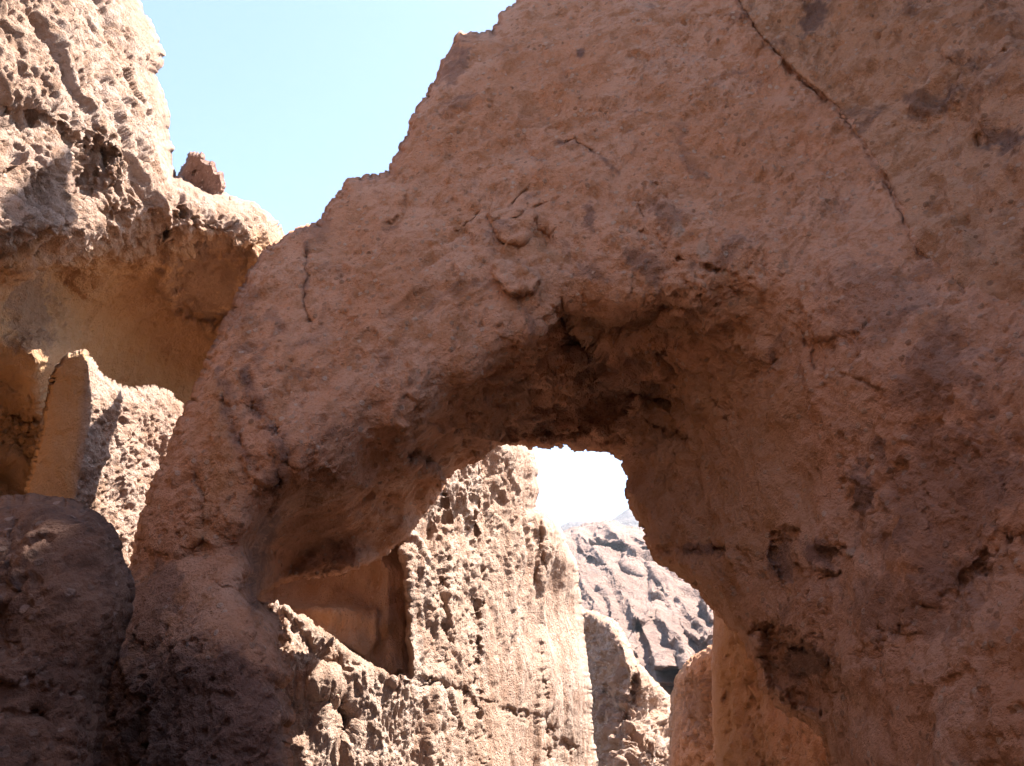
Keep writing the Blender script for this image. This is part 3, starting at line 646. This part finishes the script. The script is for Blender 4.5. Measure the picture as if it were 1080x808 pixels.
bs = [streak(crack_line, 4, .4, 9, 4), streak([(235, 395), (240, 430), (250, 465), (262, 490)], 9, .75, 3), streak([(262, 400), (272, 425), (285, 450), (300, 470), (292, 510), (280, 560), (262, 640)], 11, .8, 4),
      streak([(322, 262), (325, 295), (322, 325)], 5, .85, 5, 3), streak([(252, 330), (262, 345), (290, 330), (300, 345), (285, 370), (270, 400)], 7, .5, 6),
      streak([(590, 153), (612, 155), (650, 180)], 4, .8, 7, 3), streak([(715, 140), (722, 165), (740, 185)], 8, .5, 8), patch(622, 230, 8, 18, .75), patch(615, 65, 5, 7, .9, 20, wob=.3),
      patch(700, 230, 30, 18, .5, 30), patch(680, 280, 30, 16, .6, 30), patch(910, 520, 14, 40, .8), patch(960, 560, 12, 25, .7), patch(1050, 510, 20, 35, .6), patch(985, 400, 50, 60, .5, 30),
      patch(820, 590, 20, 26, .6), patch(1000, 520, 90, 110, .45), patch(930, 330, 70, 60, .4), patch(960, 640, 90, 40, .45), patch(870, 585, 24, 16, .8), patch(740, 580, 30, 8, .75), patch(850, 700, 35, 22, .7), patch(1010, 600, 60, 25, .6, -30), patch(330, 560, 60, 40, .35), patch(250, 320, 30, 40, .4),  # mottling of the right side; hollows and soffit darkened too
      patch(330, 240, 30, 14, .4), patch(480, 70, 16, 30, .6, 30), patch(180, 620, 20, 40, .6), patch(120, 720, 30, 80, .9), patch(200, 770, 130, 120, .85, wob=.3), patch(150, 650, 40, 60, .5, wob=.5), patch(540, 430, 60, 40, .3), patch(640, 400, 60, 40, .4),  # foot patches: darker rock, with cast shade painted in as well
      (lambda f: (lambda u, v, P: -f(u, v, P)))(patch(715, 245, 9, 9, .7, wob=.3)), (lambda f: (lambda u, v, P: -f(u, v, P)))(patch(742, 265, 8, 12, .7, wob=.3)),
      (lambda f: (lambda u, v, P: -f(u, v, P)))(patch(898, 582, 6, 5, .8, wob=.3)), (lambda f: (lambda u, v, P: -f(u, v, P)))(patch(780, 320, 22, 10, .35, wob=.5))]
o = mass('natural_bridge', bridge_poly, br_Y, M_bridge, d_bridge, step=1.35, thick=lambda u, v: 2+1.3*ss((350-u)/60), round_w=14, round_R=.35, rag=(4, 2.8), ragscale=(26, 8), ochre_bounce=lambda u, v, P: .55*ss((bump(760, 500, 110, 150, 1.)(u, v)+bump(560, 262, 45, 14, .5, 10)(u, v)+bump(640, 340, 70, 18, .6)(u, v)+bump(230, 480, 35, 110, .6)(u, v)+.5*fbm(P, 1.6, 5, .6)-.15)*1.6),  # orange rock zones; warm bounce also painted into the scoops
         feats=bf, stain_shades=bs, seed=1, layers=14, )
tag(o, 'huge reddish brown natural rock arch spanning the canyon, in shade', 'natural bridge')

# split pillar behind the left foot
pil_poly = [(20, 640), (32, 520), (38, 490), (48, 450), (58, 400), (64, 386), (74, 378), (88, 374), (96, 384), (104, 396), (118, 406), (134, 412), (150, 410), (166, 410), (178, 418), (190, 427), (199, 437), (197, 456),
            (200, 500), (205, 560), (190, 640), (190, 900), (20, 900)]
pil_Y = mq([(35, 525, 13.9), (65, 390, 14.2), (60, 480, 13.6), (88, 378, 13.35), (96, 430, 13.1), (86, 490, 13.0), (76, 535, 12.9), (120, 415, 14.3), (120, 500, 14.0), (150, 412, 15.0), (195, 440, 16.2), (160, 500, 15.0), (190, 600, 15.6), (110, 600, 13.4), (60, 640, 12.9),
            (60, 900, 12.5), (190, 900, 14)], 6)
def d_pil(P, N, u, v, A):
    a = d_smooth(.35)(P, N, u, v, A)
    k = ss((u-np.interp(v, [378, 430, 490, 535, 640], [93, 97, 87, 77, 70]))/6+.5)
    b = d_craggy(.42, .9)(P, N, u, v, A)
    r = fbm(P, 7, 3, .6, seed=50, ridge=True)
    return a*(1-k)+k*(b+.07*(r-.2))
def fin_Y(u, v):
    rd = np.interp(v, [378, 430, 490, 535, 640, 900], [93, 97, 87, 77, 70, 60])
    return 14.3+.028*np.maximum(u-rd, 0)+.013*np.maximum(rd-u, 0)+.12*fbm(np.stack([u, v, 0*u], 1), 1/30., 4, seed=5)
o = mass('rock_pillar', pil_poly, fin_Y, M_cliff, d_pil, step=1.1, thick=1.6, ochre_bounce=lambda u, v, P: ss(((92-.1*(v-380))-u)/10+.5), round_w=2, round_R=.05, rag=(2.2, 2.0), ragscale=(16, 6), seed=13)  # shaded left face has orange bounce light painted in
tag(o, 'broken rock pillar with a smooth orange left face and pitted sunlit right face', 'rock pillar')

# spire on the skyline of the left cliff
sp_poly = [(180, 215), (187, 189), (191, 187), (193, 177), (198, 174), (200, 161), (205, 165), (211, 164), (215, 172), (222, 173), (226, 183), (232, 185), (235, 196), (230, 204), (230, 225)]
o = mass('rock_spire', sp_poly, lambda u, v: 19.6+.035*np.clip(236-u, 0, 60), M_spire, d_craggy(.3, .8), step=.7, thick=1.0, round_w=2, round_R=.06, rag=(1.8, 1.5), ragscale=(12, 5), seed=14, layers=5,
         feats=[crack([(208, 172), (205, 182), (200, 195)], .2, 1.5, 1)])
tag(o, 'small pointed rock spire on the skyline of the left cliff', 'rock spire')

# foreground boulder
bo_poly = [(-40, 545), (0, 534), (30, 531), (60, 534), (90, 543), (108, 556), (117, 575), (119, 592), (126, 608), (132, 624), (129, 645), (121, 668), (112, 692), (103, 716), (98, 745), (97, 775), (92, 808),
           (85, 900), (60, 1250), (-400, 1250), (-420, 700), (-200, 580)]
bo_Y = mq([(-40, 560, 7.6), (20, 545, 7.7), (60, 560, 7.35), (100, 570, 7.4), (60, 620, 6.9), (120, 625, 7.1), (0, 650, 6.9), (90, 700, 6.9), (40, 720, 6.7), (80, 800, 6.8), (0, 800, 6.5), (60, 1200, 6.3), (-300, 900, 5.6), (-300, 650, 6.3)], 10)
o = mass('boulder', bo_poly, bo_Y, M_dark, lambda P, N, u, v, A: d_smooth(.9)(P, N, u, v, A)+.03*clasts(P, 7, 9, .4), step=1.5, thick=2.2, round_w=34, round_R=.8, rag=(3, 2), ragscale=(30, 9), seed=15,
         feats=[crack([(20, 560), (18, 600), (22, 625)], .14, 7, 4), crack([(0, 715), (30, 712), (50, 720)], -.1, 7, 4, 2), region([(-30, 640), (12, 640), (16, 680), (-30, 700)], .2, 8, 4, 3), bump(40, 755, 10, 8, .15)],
         stain_shades=[streak([(20, 560), (18, 600), (22, 625)], 6, .9, 3)])
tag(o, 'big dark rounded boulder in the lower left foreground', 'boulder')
lo = np.array([1e9]*3); hi = -lo
for ob in SC.objects:
    if ob.type == 'MESH':
        co = np.empty(len(ob.data.vertices)*3, np.float32); ob.data.vertices.foreach_get('co', co); co = co.reshape(-1, 3)+np.array(ob.location)
        lo = np.minimum(lo, co.min(0)); hi = np.maximum(hi, co.max(0))
lo -= np.array([5, 5, 1]); hi += 5
c8 = np.array([[x, y, z] for z in (lo[2], hi[2]) for y in (lo[1], hi[1]) for x in (lo[0], hi[0])])
mh = bpy.data.materials.new('haze_air'); mh.use_nodes = True; nn = mh.node_tree.nodes; nn.remove(nn['Principled BSDF'])
pv = nn.new('ShaderNodeVolumePrincipled'); pv.inputs['Density'].default_value = .00011; pv.inputs['Color'].default_value = (.80, .88, 1, 1)
mh.node_tree.links.new(pv.outputs[0], nn['Material Output'].inputs['Volume'])
o = link_mesh('haze', c8, np.array([[0, 2, 3, 1], [4, 5, 7, 6], [0, 1, 5, 4], [2, 6, 7, 3], [0, 4, 6, 2], [1, 3, 7, 5]]), mh, origin=(0, 0, 0), shade_smooth=False)
tag(o, 'thin pale desert haze over the far hills', kind='stuff')
SC.cycles.volume_max_steps = 32
print('verts', sum(len(m.vertices) for m in bpy.data.meshes))
